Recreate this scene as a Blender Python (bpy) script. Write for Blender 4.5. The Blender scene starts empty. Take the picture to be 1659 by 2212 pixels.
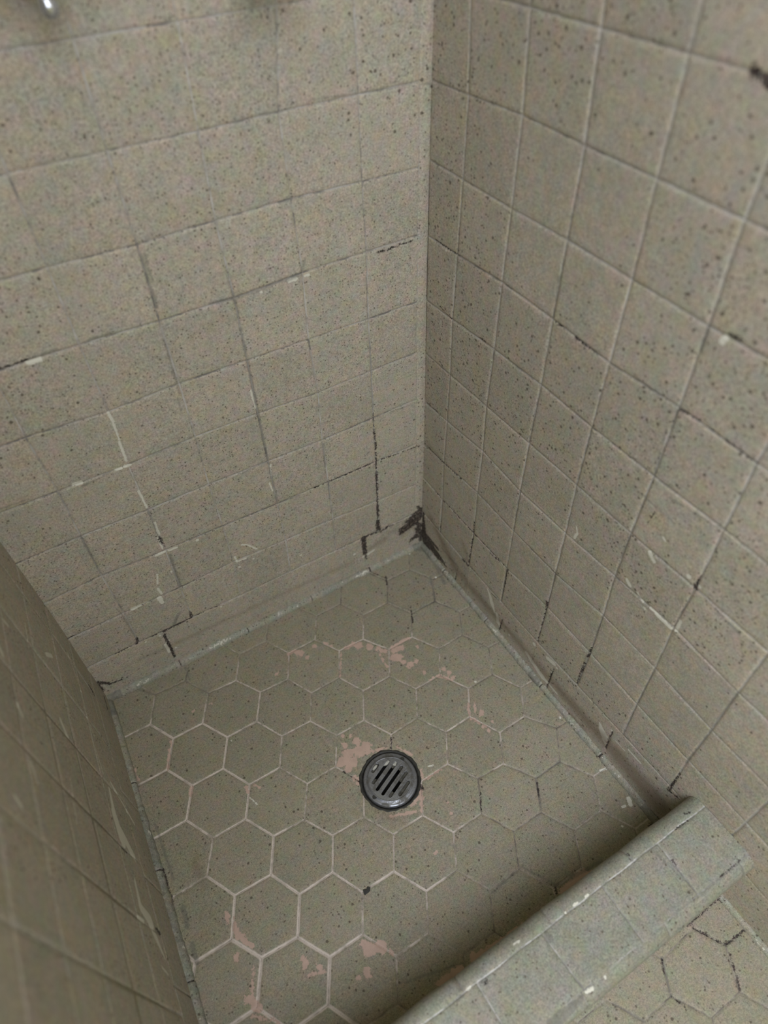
import bpy, bmesh, math, random
import numpy as np
from mathutils import Matrix, Vector

random.seed(7)
rng = np.random.RandomState(11)
scene = bpy.context.scene
col = scene.collection

# ------------------------------------------------------------------ camera
W, H = 1659.0, 2212.0
FPX = 1473.2
RM = np.array([[0.8549, -0.5182, -0.0269], [-0.3978, -0.6212, -0.6752], [0.3332, 0.5879, -0.7371]])
uu, _, vv = np.linalg.svd(RM)
RM = uu @ vv                                   # rows: camera right, down, forward
CAM = np.array([-0.5951, -0.8726, 1.2658])
cd = bpy.data.cameras.new('camera')
cam = bpy.data.objects.new('camera', cd)
col.objects.link(cam)
r, d, f = RM
cam.matrix_world = Matrix(((r[0], -d[0], -f[0], CAM[0]), (r[1], -d[1], -f[1], CAM[1]),
                           (r[2], -d[2], -f[2], CAM[2]), (0, 0, 0, 1)))
cd.sensor_fit = 'VERTICAL'
cd.sensor_height = 24.0
cd.lens = FPX / H * 24.0
cd.clip_start = 0.01
cd.dof.use_dof = True
cd.dof.focus_distance = 1.22
cd.dof.aperture_fstop = 1.55
scene.camera = cam

# ------------------------------------------------------------------ light
wd = bpy.data.worlds.new('world')
scene.world = wd
wd.use_nodes = True
bg = wd.node_tree.nodes['Background']
bg.inputs[0].default_value = (1.0, 0.93, 0.24, 1)
bg.inputs[1].default_value = 0.47


def area(name, loc, target, sx, sy, power, color):
    l = bpy.data.lights.new(name, 'AREA')
    l.shape = 'RECTANGLE'
    l.size = sx
    l.size_y = sy
    l.energy = power
    l.color = color
    o = bpy.data.objects.new(name, l)
    o.location = loc
    o.rotation_euler = (Vector(target) - Vector(loc)).to_track_quat('-Z', 'Y').to_euler()
    col.objects.link(o)
    return o


area('window_light', (-1.05, -1.64, 2.10), (-0.3, -0.3, 0.5), 2.1, 1.4, 68, (0.94, 0.985, 1.17))
scene.view_settings.view_transform = 'Standard'
scene.view_settings.look = 'None'
scene.view_settings.exposure = 0.0
scene.view_settings.gamma = 1.0
scene.view_settings.use_curve_mapping = False

# ------------------------------------------------------------------ pixel -> plane of the room
LW_P = np.array([-0.764, 0.0, 0.0])            # the left wall is not quite square to the back wall
_a = math.atan(0.052)
LW_D = np.array([-math.sin(_a), -math.cos(_a), 0.0])   # along the left wall towards the room
LW_N = np.array([math.cos(_a), -math.sin(_a), 0.0])


def ray(u, v):
    return RM.T @ np.array([(u - W / 2) / FPX, (v - H / 2) / FPX, 1.0])


def hit(u, v, P, N):
    D = ray(u, v)
    t = np.dot(np.asarray(P) - CAM, N) / np.dot(D, N)
    return CAM + t * D


def on_back(u, v):
    p = hit(u, v, (0, 0, 0), (0, 1, 0)); return (p[0], p[2])


def on_right(u, v):
    p = hit(u, v, (0, 0, 0), (1, 0, 0)); return (p[1], p[2])


def on_floor(u, v, z=0.0):
    p = hit(u, v, (0, 0, z), (0, 0, 1)); return (p[0], p[1])


def on_left(u, v):
    p = hit(u, v, LW_P, LW_N); return (float(np.dot(p - LW_P, LW_D)), p[2])


# ------------------------------------------------------------------ grids with fields
def lines(*spans):
    out = []
    for a, b, s in spans:
        n = max(1, int(round(abs(b - a) / s)))
        out += list(np.linspace(a, b, n, endpoint=False))
    out.append(spans[-1][1])
    return np.array(out)


class Field:
    """a regular sheet of points (a,b) with named scalar fields"""

    def __init__(self, A, B):
        self.a, self.b = A, B
        self.X, self.Y = np.meshgrid(A, B, indexing='ij')
        sh = self.X.shape
        self.f = {k: np.full(sh, 0.02, np.float32) for k in ('dg', 'mould_shade', 'grime_shade', 'cream', 'pink', 'rust')}
        self.f['tone'] = np.zeros(sh, np.float32)
        self.f['wid'] = np.ones(sh, np.float32)
        self.f['t1'] = np.zeros(sh, np.float32)
        self.f['t2'] = np.zeros(sh, np.float32)
        self.h = np.zeros(sh, np.float32)

    def seg(self, p, q, r0=0.0, r1=None, ch='dg', m=0.02, tone=None, wid=None):
        if r1 is None:
            r1 = r0
        mm = m + max(r0, r1)
        x0, x1 = min(p[0], q[0]) - mm, max(p[0], q[0]) + mm
        y0, y1 = min(p[1], q[1]) - mm, max(p[1], q[1]) + mm
        ia, ib = self._rng(self.a, x0, x1)
        ja, jb = self._rng(self.b, y0, y1)
        if ia >= ib or ja >= jb:
            return
        X, Y = self.X[ia:ib, ja:jb], self.Y[ia:ib, ja:jb]
        dx, dy = q[0] - p[0], q[1] - p[1]
        L = dx * dx + dy * dy + 1e-12
        t = np.clip(((X - p[0]) * dx + (Y - p[1]) * dy) / L, 0, 1)
        d_ = np.hypot(X - p[0] - t * dx, Y - p[1] - t * dy) - (r0 + (r1 - r0) * t)
        F = self.f[ch][ia:ib, ja:jb]
        k = d_ < F
        if tone is not None:
            self.f['tone'][ia:ib, ja:jb][k] = (tone[0] + (tone[1] - tone[0]) * t)[k]
        if wid is not None:
            self.f['wid'][ia:ib, ja:jb][k] = wid
        F[k] = d_[k]

    @staticmethod
    def _rng(arr, lo, hi):
        if arr[0] < arr[-1]:
            return np.searchsorted(arr, lo), np.searchsorted(arr, hi)
        n = len(arr)
        rev = arr[::-1]
        return n - np.searchsorted(rev, hi), n - np.searchsorted(rev, lo)

    def strokes(self, ch, conv, lst):
        """lst: (pixel points..., radius in mm or a pair)"""
        for s in lst:
            pts, r_ = s[:-1], s[-1]
            if not isinstance(r_, tuple):
                r_ = (r_, r_)
            P = [conv(*x) for x in pts]
            if len(P) == 1:
                P = P * 2
            n = len(P) - 1
            for i in range(n):
                ra = r_[0] + (r_[1] - r_[0]) * i / n
                rb = r_[0] + (r_[1] - r_[0]) * (i + 1) / n
                self.seg(P[i], P[i + 1], ra / 1000, rb / 1000, ch)

    def relief(self, depth=0.0014, w=0.0021, pillow=0.0007):
        dg = self.f['dg'] / np.maximum(self.f['wid'], 0.3)
        t = np.clip(dg / w, 0, 1)
        self.h += -depth * (1 - t * t * (3 - 2 * t))
        t = np.clip(self.f['dg'] / 0.008, 0, 1)
        self.h += -pillow * (1 - t) ** 2
        self.h += 0.00035 * self.f['t2'] * np.clip(self.f['dg'] / 0.004, 0, 1)


def sheet_mesh(name, F, mapping, mat, extra=None, keep=None, parent=None):
    """turn a Field into ONE mesh; mapping(X,Y,h)->three arrays"""
    parts = F if isinstance(F, list) else [(F, mapping)]
    vs, fs, at = [], [], {}
    off = 0
    for G, mp in parts:
        x, y, z = mp(G.X, G.Y, G.h)
        n, m = G.X.shape
        vs.append(np.stack([x.ravel(), y.ravel(), z.ravel()], 1))
        idx = np.arange(n * m).reshape(n, m)
        q = np.stack([idx[:-1, :-1], idx[1:, :-1], idx[1:, 1:], idx[:-1, 1:]], -1).reshape(-1, 4)
        if keep is not None:
            cx = (G.X[:-1, :-1] + G.X[1:, 1:]) / 2
            cy = (G.Y[:-1, :-1] + G.Y[1:, 1:]) / 2
            q = q[keep(cx, cy).ravel()]
        fs.append(q + off)
        off += n * m
        for k, v_ in G.f.items():
            at.setdefault(k, []).append(v_.ravel())
    V = np.concatenate(vs).astype(np.float32)
    Q = np.concatenate(fs)
    if extra is not None:                        # plain backing faces: verts, quads
        ev, eq = extra
        Q = np.concatenate([Q, np.array(eq) + len(V)])
        V = np.concatenate([V, np.array(ev, np.float32)])
        for k in at:
            at[k].append(np.full(len(ev), 0.0 if k in ('tone', 't1', 't2') else (1.0 if k == 'wid' else 0.02), np.float32))
    me = bpy.data.meshes.new(name)
    me.vertices.add(len(V))
    me.vertices.foreach_set('co', V.ravel())
    me.loops.add(len(Q) * 4)
    me.loops.foreach_set('vertex_index', Q.ravel().astype(np.int32))
    me.polygons.add(len(Q))
    me.polygons.foreach_set('loop_start', (np.arange(len(Q)) * 4).astype(np.int32))
    me.polygons.foreach_set('loop_total', np.full(len(Q), 4, np.int32))
    me.update(calc_edges=True)
    me.polygons.foreach_set('use_smooth', np.ones(len(Q), bool))
    for k, v_ in at.items():
        A = me.attributes.new(k, 'FLOAT', 'POINT')
        A.data.foreach_set('value', np.concatenate(v_).astype(np.float32))
    me.materials.append(mat)
    me.validate()
    o = bpy.data.objects.new(name, me)
    col.objects.link(o)
    if parent:
        o.parent = parent
    return o


def vnoise(X, Y, s, seed=0):
    """smooth value noise, cell size s"""
    R = np.random.RandomState(seed).rand(97, 89)
    x, y = X / s + 1000, Y / s + 1000
    i, j = np.floor(x).astype(int), np.floor(y).astype(int)
    fx, fy = x - i, y - j
    fx = fx * fx * (3 - 2 * fx); fy = fy * fy * (3 - 2 * fy)
    g = lambda a, b: R[a % 97, b % 89]
    return (g(i, j) * (1 - fx) + g(i + 1, j) * fx) * (1 - fy) + (g(i, j + 1) * (1 - fx) + g(i + 1, j + 1) * fx) * fy


# ------------------------------------------------------------------ materials
class NT:
    def __init__(self, name):
        self.m = bpy.data.materials.new(name)
        self.m.use_nodes = True
        self.t = self.m.node_tree
        self.b = self.t.nodes['Principled BSDF']

    def n(self, typ, **kw):
        o = self.t.nodes.new(typ)
        for k, v_ in kw.items():
            setattr(o, k, v_)
        return o

    def put(self, sock, v_):
        if hasattr(v_, 'is_output') or isinstance(v_, bpy.types.NodeSocket):
            self.t.links.new(v_, sock)
        else:
            sock.default_value = v_

    def math(self, op, a, b=0.0, c=None, clamp=False):
        o = self.n('ShaderNodeMath', operation=op, use_clamp=clamp)
        self.put(o.inputs[0], a)
        self.put(o.inputs[1], b)
        if c is not None:
            self.put(o.inputs[2], c)
        return o.outputs[0]

    def attr(self, name):
        return self.n('ShaderNodeAttribute', attribute_name=name).outputs['Fac']

    def noise(self, vec, scale, detail=2.0, rough=0.5, col_=False):
        o = self.n('ShaderNodeTexNoise')
        self.t.links.new(vec, o.inputs['Vector'])
        o.inputs['Scale'].default_value = scale
        o.inputs['Detail'].default_value = detail
        o.inputs['Roughness'].default_value = rough
        return o.outputs['Color' if col_ else 'Fac']

    def step(self, v_, lo, hi, a=0.0, b=1.0):
        o = self.n('ShaderNodeMapRange', interpolation_type='SMOOTHSTEP')
        self.put(o.inputs[0], v_)
        o.inputs[1].default_value = lo
        o.inputs[2].default_value = hi
        o.inputs[3].default_value = a
        o.inputs[4].default_value = b
        return o.outputs[0]

    def mix(self, fac, a, b, blend='MIX'):
        o = self.n('ShaderNodeMix', data_type='RGBA', blend_type=blend)
        self.put(o.inputs[0], fac)
        for s, v_ in ((o.inputs[6], a), (o.inputs[7], b)):
            if isinstance(v_, tuple):
                v_ = (*v_, 1.0) if len(v_) == 3 else v_
            self.put(s, v_)
        return o.outputs[2]


def tile_material(name, base, alt, grain=1.0, light_grout=(0.46, 0.44, 0.40), dark_grout=(0.12, 0.11, 0.10), rough=0.62,
                  crack=0.0, pinkc=(0.50, 0.355, 0.285), creamc=(0.58, 0.565, 0.475), speck=1.0):
    k = NT(name)
    tc = k.n('ShaderNodeTexCoord').outputs['Object']
    dg, wid, tone = k.attr('dg'), k.attr('wid'), k.attr('tone')
    # painted body: blotchy olive / tan / grey-pink, fine sandy grain, dark and rusty specks
    cloud = k.noise(tc, 14.0, 4.0, 0.55)
    c = k.mix(k.step(cloud, 0.38, 0.64), base, alt)
    cloud2 = k.noise(tc, 31.0, 3.0, 0.55)
    c = k.mix(k.step(cloud2, 0.5, 0.72, 0, 0.30), c, tuple(x * y for x, y in zip(base, (1.06, 1.0, 1.12))))
    c = k.mix(k.step(k.noise(tc, 23.0, 2.0), 0.52, 0.72, 0, 0.35), c, tuple(x * y for x, y in zip(base, (0.98, 0.96, 0.74))))
    bt = k.math('MULTIPLY_ADD', k.attr('t1'), 0.05, 1.0)
    g1 = k.noise(tc, 620.0, 2.0, 0.75)
    g2 = k.noise(tc, 260.0, 2.0, 0.6)
    gr = k.math('MULTIPLY_ADD', k.step(g1, 0.3, 0.7, -1, 1), 0.26 * grain, bt)
    gr = k.math('MULTIPLY_ADD', k.step(g2, 0.3, 0.7, -1, 1), 0.13 * grain, gr)
    cc = k.n('ShaderNodeVectorMath', operation='SCALE')
    k.t.links.new(c, cc.inputs[0]); k.t.links.new(gr, cc.inputs['Scale'])
    c = cc.outputs[0]
    hue = k.noise(tc, 480.0, 1.0, 0.5, True)
    hs = k.n('ShaderNodeVectorMath', operation='MULTIPLY_ADD')
    k.t.links.new(hue, hs.inputs[0]); hs.inputs[1].default_value = (0.12, 0.09, 0.14); hs.inputs[2].default_value = (0.94, 0.955, 0.93)
    hm = k.n('ShaderNodeVectorMath', operation='MULTIPLY')
    k.t.links.new(c, hm.inputs[0]); k.t.links.new(hs.outputs[0], hm.inputs[1])
    c = hm.outputs[0]
    mot = k.n('ShaderNodeVectorMath', operation='MULTIPLY_ADD')
    k.t.links.new(k.noise(tc, 62.0, 2.0, 0.5, True), mot.inputs[0]); mot.inputs[1].default_value = (0.38, 0.22, 0.42); mot.inputs[2].default_value = (0.81, 0.89, 0.79)
    hm2 = k.n('ShaderNodeVectorMath', operation='MULTIPLY')
    k.t.links.new(c, hm2.inputs[0]); k.t.links.new(mot.outputs[0], hm2.inputs[1])
    c = hm2.outputs[0]
    # specks
    for sc, rad, dens, cl, op in ((115.0, 0.0030, 0.34, (0.065, 0.050, 0.034), 0.8), (210.0, 0.0020, 0.42, (0.08, 0.06, 0.042), 0.75),
                                  (230.0, 0.0012, 0.15, (0.36, 0.34, 0.28), 0.5)):
        vo = k.n('ShaderNodeTexVoronoi')
        dv = k.n('ShaderNodeVectorMath', operation='MULTIPLY_ADD')
        nz = k.noise(tc, 500.0, 1.0, 0.5, True)
        k.t.links.new(nz, dv.inputs[0]); dv.inputs[1].default_value = (0.0022,) * 3; k.t.links.new(tc, dv.inputs[2])
        k.t.links.new(dv.outputs[0], vo.inputs['Vector'])
        vo.inputs['Scale'].default_value = sc
        sel = k.n('ShaderNodeSeparateColor'); k.t.links.new(vo.outputs['Color'], sel.inputs[0])
        pick = k.math('LESS_THAN', sel.outputs[0], dens * speck)
        siz = k.math('MULTIPLY_ADD', sel.outputs[1], 0.6, 0.4)
        dd = k.math('DIVIDE', vo.outputs['Distance'], siz)
        msk = k.math('MULTIPLY', k.step(dd, rad * sc * 0.6, rad * sc, op, 0), pick)
        c = k.mix(msk, c, cl)
    # grout: dirty light filler, darker where grime sits
    jit = k.math('MULTIPLY_ADD', k.noise(tc, 170.0, 3.0, 0.6), 0.0022, -0.0011)
    d2 = k.math('DIVIDE', k.math('ADD', dg, jit), wid)
    gm = k.step(d2, 0.0008, 0.0018, 1, 0)
    gpatch = k.step(k.noise(tc, 42.0, 3.0, 0.6), 0.36, 0.6)
    tl = k.math('ADD', tone, k.math('MULTIPLY_ADD', gpatch, 0.5, -0.25), clamp=True)
    gc = k.mix(tl, dark_grout, light_grout)
    vis = k.math('MULTIPLY', gm, k.step(k.math('ABSOLUTE', k.math('SUBTRACT', tl, 0.42)), 0.0, 0.3, 0.38, 0.95))
    c = k.mix(vis, c, gc)
    # pinkish undercoat where the paint has peeled
    rag = k.math('ADD', k.math('MULTIPLY_ADD', k.noise(tc, 110.0, 4.0, 0.65), 0.020, -0.010), k.math('MULTIPLY_ADD', k.noise(tc, 480.0, 2.0, 0.6), 0.005, -0.0025))
    pk = k.step(k.math('ADD', k.attr('pink'), rag), -0.0003, 0.0003, 1, 0)
    pk = k.math('MULTIPLY', pk, 0.88)
    pcol = k.mix(k.step(k.noise(tc, 60.0, 2.0), 0.35, 0.7), pinkc, tuple(x * 0.9 for x in pinkc))
    c = k.mix(pk, c, pcol)
    ragc = k.math('MULTIPLY_ADD', k.noise(tc, 260.0, 3.0, 0.65), 0.0060, -0.0030)
    cm = k.step(k.math('ADD', k.attr('cream'), ragc), 0.0001, 0.0006, 0.93, 0)
    c = k.mix(cm, c, creamc)
    if crack:
        cr = k.step(k.math('ADD', dg, k.math('MULTIPLY_ADD', k.noise(tc, 140.0, 2.0), 0.0010, -0.0005)), 0.0002, 0.00075, crack, 0)
        c = k.mix(cr, c, (0.06, 0.05, 0.04))
    # grime and crevice shade (soft grey), rust (soft brown), black mould and corner shade
    gq = k.math('ADD', k.attr('grime_shade'), k.math('MULTIPLY_ADD', k.noise(tc, 200.0, 4.0, 0.7), 0.0050, -0.0025))
    gq = k.math('ADD', gq, k.math('MULTIPLY_ADD', k.noise(tc, 60.0, 3.0, 0.7), 0.0070, -0.0035))
    c = k.mix(k.step(gq, -0.0018, 0.0018, 0.50, 0), c, (0.115, 0.112, 0.098))
    ru = k.math('ADD', k.attr('rust'), k.math('MULTIPLY_ADD', k.noise(tc, 70.0, 4.0, 0.65), 0.024, -0.012))
    c = k.mix(k.step(ru, -0.018, 0.014, 0.6, 0), c, (0.135, 0.095, 0.056))
    mo = k.math('ADD', k.attr('mould_shade'), k.math('ADD', k.math('MULTIPLY_ADD', k.noise(tc, 420.0, 3.0, 0.75), 0.0090, -0.0045), k.math('MULTIPLY_ADD', k.noise(tc, 150.0, 3.0, 0.7), 0.0080, -0.0042)))
    mo = k.math('MULTIPLY_ADD', k.math('MINIMUM', k.attr('mould_shade'), 0.0), k.math('MULTIPLY_ADD', k.step(k.noise(tc, 380.0, 3.0, 0.8), 0.35, 0.7, 0, 1), -1.7, 0.3), mo)
    mm = k.step(mo, -0.0007, 0.0007, 0.93, 0)
    c = k.mix(mm, c, k.mix(k.step(k.noise(tc, 190.0, 2.0), 0.4, 0.65), (0.012, 0.010, 0.009), (0.040, 0.022, 0.022)))
    k.t.links.new(c, k.b.inputs['Base Color'])
    k.b.inputs['Roughness'].default_value = rough
    k.b.inputs['Specular IOR Level'].default_value = 0.28
    hgt = k.math('MULTIPLY_ADD', g1, 0.0005, k.math('MULTIPLY', k.noise(tc, 55.0, 3.0), 0.0011))
    hgt = k.math('MULTIPLY_ADD', k.math('ADD', pk, cm), -0.0003, hgt)
    hgt = k.math('MULTIPLY_ADD', mm, 0.0003, hgt)
    bp = k.n('ShaderNodeBump')
    bp.inputs['Strength'].default_value = 0.55
    bp.inputs['Distance'].default_value = 1.0
    k.t.links.new(hgt, bp.inputs['Height'])
    k.t.links.new(bp.outputs[0], k.b.inputs['Normal'])
    return k.m


def metal(name, colr, rough, metallic=1.0, dirt=(0.10, 0.09, 0.07), amount=0.5, scale=60.0):
    k = NT(name)
    tc = k.n('ShaderNodeTexCoord').outputs['Object']
    m_ = k.step(k.noise(tc, scale, 5.0, 0.65), 0.42, 0.62, 0, amount)
    k.t.links.new(k.mix(m_, colr, dirt), k.b.inputs['Base Color'])
    k.t.links.new(k.math('MULTIPLY_ADD', m_, 0.35, rough), k.b.inputs['Roughness'])
    k.t.links.new(k.math('MULTIPLY_ADD', m_, -0.6 * metallic, metallic), k.b.inputs['Metallic'])
    bp = k.n('ShaderNodeBump'); bp.inputs['Strength'].default_value = 0.3; bp.inputs['Distance'].default_value = 1.0
    k.t.links.new(k.math('MULTIPLY', k.noise(tc, scale * 5, 3.0), 0.0006), bp.inputs['Height'])
    k.t.links.new(bp.outputs[0], k.b.inputs['Normal'])
    return k.m


TAN = (0.366, 0.325, 0.258)
OLV = (0.334, 0.311, 0.247)
m_wall = tile_material('painted wall tile', TAN, OLV)
m_wall_plain = tile_material('painted wall tile with fewer specks', TAN, OLV, speck=0.42)
m_floor = tile_material('painted hexagon floor tile', (0.264, 0.237, 0.172), (0.245, 0.229, 0.163), light_grout=(0.56, 0.49, 0.42), crack=0.55, dark_grout=(0.16, 0.14, 0.11), speck=0.5)
m_curb = tile_material('painted curb tile', (0.245, 0.240, 0.190), (0.224, 0.222, 0.173), light_grout=(0.5, 0.49, 0.45), speck=0.4)
m_cove = tile_material('chalky cove bead', (0.275, 0.265, 0.21), (0.24, 0.24, 0.19), speck=0.6)


def structure(o):
    o['kind'] = 'structure'
    return o


# ------------------------------------------------------------------ wall lattices
S = 0.108
XB, YR, Z1, SX, SY = 0.1138, 0.0767, 0.9789, 1.0136, 1.0131

back_nodes = {
    0: [(2, 603, 10), (3, 385, 48)],
    1: [(1, 775, 205), (2, 603, 243), (3, 430, 285)],
    2: [(1, 783, 393), (2, 630, 430), (3, 467, 478), (4, 297, 530)],
    3: [(1, 793, 545), (2, 655, 590), (3, 507, 645), (4, 345, 695)],
    4: [(1, 797, 690), (2, 668, 735), (3, 535, 780), (4, 388, 830), (5, 235, 890), (6, 55, 945)],
    5: [(1, 803, 802), (2, 688, 850), (3, 558, 895), (4, 423, 945), (5, 277, 1005), (6, 125, 1062)],
    6: [(1, 807, 903), (2, 697, 952), (3, 580, 998), (4, 452, 1048), (5, 320, 1103), (6, 175, 1160)],
    7: [(1, 812, 997), (2, 710, 1042), (3, 600, 1090), (4, 482, 1138), (5, 358, 1190), (6, 220, 1245)],
    8: [(1, 817, 1082), (2, 720, 1122), (3, 618, 1168), (4, 505, 1215), (5, 390, 1270), (6, 268, 1325)],
    9: [(1, 818, 1147), (2, 726, 1190), (3, 628, 1235), (4, 520, 1287), (5, 415, 1334), (6, 300, 1388)],
}
right_nodes = {
    1: [(1, 1012, 205), (2, 1127, 250), (3, 1260, 315), (4, 1417, 387), (5, 1608, 475)],
    2: [(1, 1000, 388), (2, 1103, 452), (3, 1222, 520), (4, 1363, 605), (5, 1530, 705)],
    3: [(1, 988, 550), (2, 1083, 610), (3, 1192, 690), (4, 1315, 785), (5, 1467, 880), (6, 1635, 1000)],
    4: [(1, 977, 690), (2, 1067, 755), (3, 1168, 832), (4, 1278, 923), (5, 1413, 1028), (6, 1565, 1143)],
    5: [(1, 972, 810), (2, 1050, 878), (3, 1142, 958), (4, 1245, 1048), (5, 1363, 1152), (6, 1503, 1270)],
    6: [(1, 965, 910), (2, 1042, 975), (3, 1122, 1062), (4, 1220, 1152), (5, 1327, 1245), (6, 1455, 1353), (7, 1592, 1497)],
    7: [(1, 958, 1000), (2, 1030, 1065), (3, 1107, 1148), (4, 1197, 1240), (5, 1300, 1330), (6, 1412, 1445), (7, 1534, 1578)],
    8: [(1, 955, 1078), (2, 1022, 1152), (3, 1093, 1228), (4, 1180, 1312), (5, 1273, 1412), (6, 1373, 1522), (7, 1484, 1643)],
    9: [(1, 950, 1150), (2, 1012, 1222), (3, 1081, 1300), (4, 1160, 1387), (5, 1246, 1480), (6, 1345, 1587), (7, 1448, 1700)],
}


def lattice(nodes, conv, a0, sa, r0, r1, c1):
    """(row, column) -> point; measured nodes are kept, the rest follow their row and column"""
    mod = lambda r_, c_: np.array([a0 - c_ * sa if False else -(a0 + (c_ - 1) * sa), Z1 - (r_ - 1) * S])
    D = {}
    for r_, l in nodes.items():
        for c_, u, v in l:
            D[(r_, c_)] = np.array(conv(u, v)) - mod(r_, c_)
    rows = {r_: np.mean([D[k] for k in D if k[0] == r_], 0) for r_ in range(r0, r1 + 1) if any(k[0] == r_ for k in D)}
    cols = {c_: np.mean([D[k] for k in D if k[1] == c_], 0) for c_ in range(0, c1 + 1) if any(k[1] == c_ for k in D)}
    out = {}
    for r_ in range(r0, r1 + 1):
        for c_ in range(0, c1 + 1):
            if (r_, c_) in D:
                e = D[(r_, c_)]
            else:
                e = np.array([cols.get(c_, np.zeros(2))[0], rows.get(r_, np.zeros(2))[1]])
            out[(r_, c_)] = mod(r_, c_) + np.clip(e, -0.01, 0.01)
    return out


def wall_field(F, L, r0, r1, c1, edge, seed, base_offset=True, hb=0.0, vb=0.0):
    R = np.random.RandomState(seed)
    rt = R.rand(60); 
    for r_ in range(r0, r1 + 1):
        L[(r_, 0)] = np.array([edge, L[(r_, 1)][1] + (L[(r_, 1)][1] - L[(r_, 2)][1]) * 0.6])
    for r_ in range(r0, r1 + 1):
        for c_ in range(0, c1 + 1):
            if c_ < c1:
                t0, t1 = R.uniform(0.25, 0.6, 2) + hb
                F.seg(L[(r_, c_)], L[(r_, c_ + 1)], tone=(t0, t1), wid=R.uniform(0.75, 1.05))
            if r_ < r1 and c_ > 0:
                t0, t1 = R.uniform(0.3, 0.75, 2) + vb
                F.seg(L[(r_, c_)], L[(r_ + 1, c_)], tone=(t0, t1), wid=R.uniform(0.75, 1.1))
    # shade of every tile
    ca = [np.mean([L[(r_, c_)][0] for r_ in range(r0, r1 + 1)]) for c_ in range(1, c1 + 1)]
    ra = [np.mean([L[(r_, c_)][1] for c_ in range(0, c1 + 1)]) for r_ in range(r0, r1 + 1)]
    ci = np.zeros(F.X.shape, int)
    for x in ca:
        ci += F.X < x
    ri = np.zeros(F.X.shape, int)
    for z in ra:
        ri += F.Y < z
    T = R.uniform(-1, 1, (60, 60)); T2 = R.uniform(-1, 1, (60, 60))
    F.f['t1'][:] = T[ri % 60, ci % 60]
    F.f['t2'][:] = T2[ri % 60, ci % 60]


# ------------------------------------------------------------------ back wall
FB = Field(lines((0.0, -0.80, 0.0015)), lines((0.0, 1.24, 0.0015), (1.24, 2.3, 0.006)))
LB = lattice(back_nodes, on_back, XB, S * SX, -11, 9, 8)
wall_field(FB, LB, -11, 9, 8, -0.019, 3, hb=-0.02)
# joints of the base course, out of step with the tiles above
for a, b in (((355, 1368), (378, 1418)), ((785, 1162), (792, 1212))):
    FB.seg(on_back(*a), on_back(*b), tone=(0.2, 0.2), wid=1.0)
# edge of the corner bead
for i in range(40):
    z0, z1 = 0.03 + i * 0.055, 0.03 + (i + 1) * 0.055
    FB.seg((-0.0185 + 0.001 * math.sin(i * 1.7), z0), (-0.0185 + 0.001 * math.sin(i * 1.7 + 1.7), z1), tone=(0.5, 0.45), wid=0.32)
FB.strokes('mould_shade', on_back, [
    ((806, 885), (808, 925), 0.8), ((808, 925), (812, 965), 1.5), ((812, 965), (813, 1012), 1.0), ((813, 1020), (815, 1060), 2.6),
    ((815, 1065), (816, 1092), 1.8), ((816, 1092), (817, 1120), 3.0), ((816, 1125), (818, 1145), (4.5, 6.5)),
    ((822, 1149), (838, 1139), 2.2), ((796, 1157), (822, 1148), 1.8), ((838, 1139), (868, 1126), 0.6), ((784, 1162), (796, 1157), 3.2),
    ((785, 1164), (789, 1196), (6.2, 5.0)), ((790, 1198), (792, 1208), 2.0),
    ((878, 1128), (908, 1104), (5, 10)), ((866, 1145), (905, 1118), (7, 10)), ((866, 1152), (892, 1134), 5.5), ((895, 1128), (910, 1135), 5), ((903, 1094), (911, 1112), 4), ((888, 1166), (908, 1152), (4, 11)), ((902, 1140), (911, 1165), 8), ((886, 1170), (893, 1165), 2),
    ((680, 1055), (760, 1020), (812, 997), 0.9), ((812, 997), (860, 979), 0.8), ((868, 976), (905, 962), 0.5),
    ((345, 1164), (350, 1175), 2.8), ((815, 547), (858, 532), 1.2), ((862, 530), (890, 521), 0.6),
    ((245, 1415), (300, 1388), 1.3), ((296, 1380), (297, 1387), 2.6), ((300, 1388), (350, 1365), 0.8), ((352, 1365), (415, 1334), 1.7),
    ((411, 1322), (414, 1333), 2.4), ((415, 1334), (440, 1323), 1.0), ((455, 1316), (475, 1308), 0.5), ((355, 1372), (378, 1418), 2.4),
    ((143, 1382), (160, 1374), 1.2), ((0, 797), (58, 776), 1.4),
    ((212, 1474), (240, 1476), 3.5), ((208, 1478), (222, 1492), 4.0), ((236, 1478), (262, 1468), 2.0)])
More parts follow.
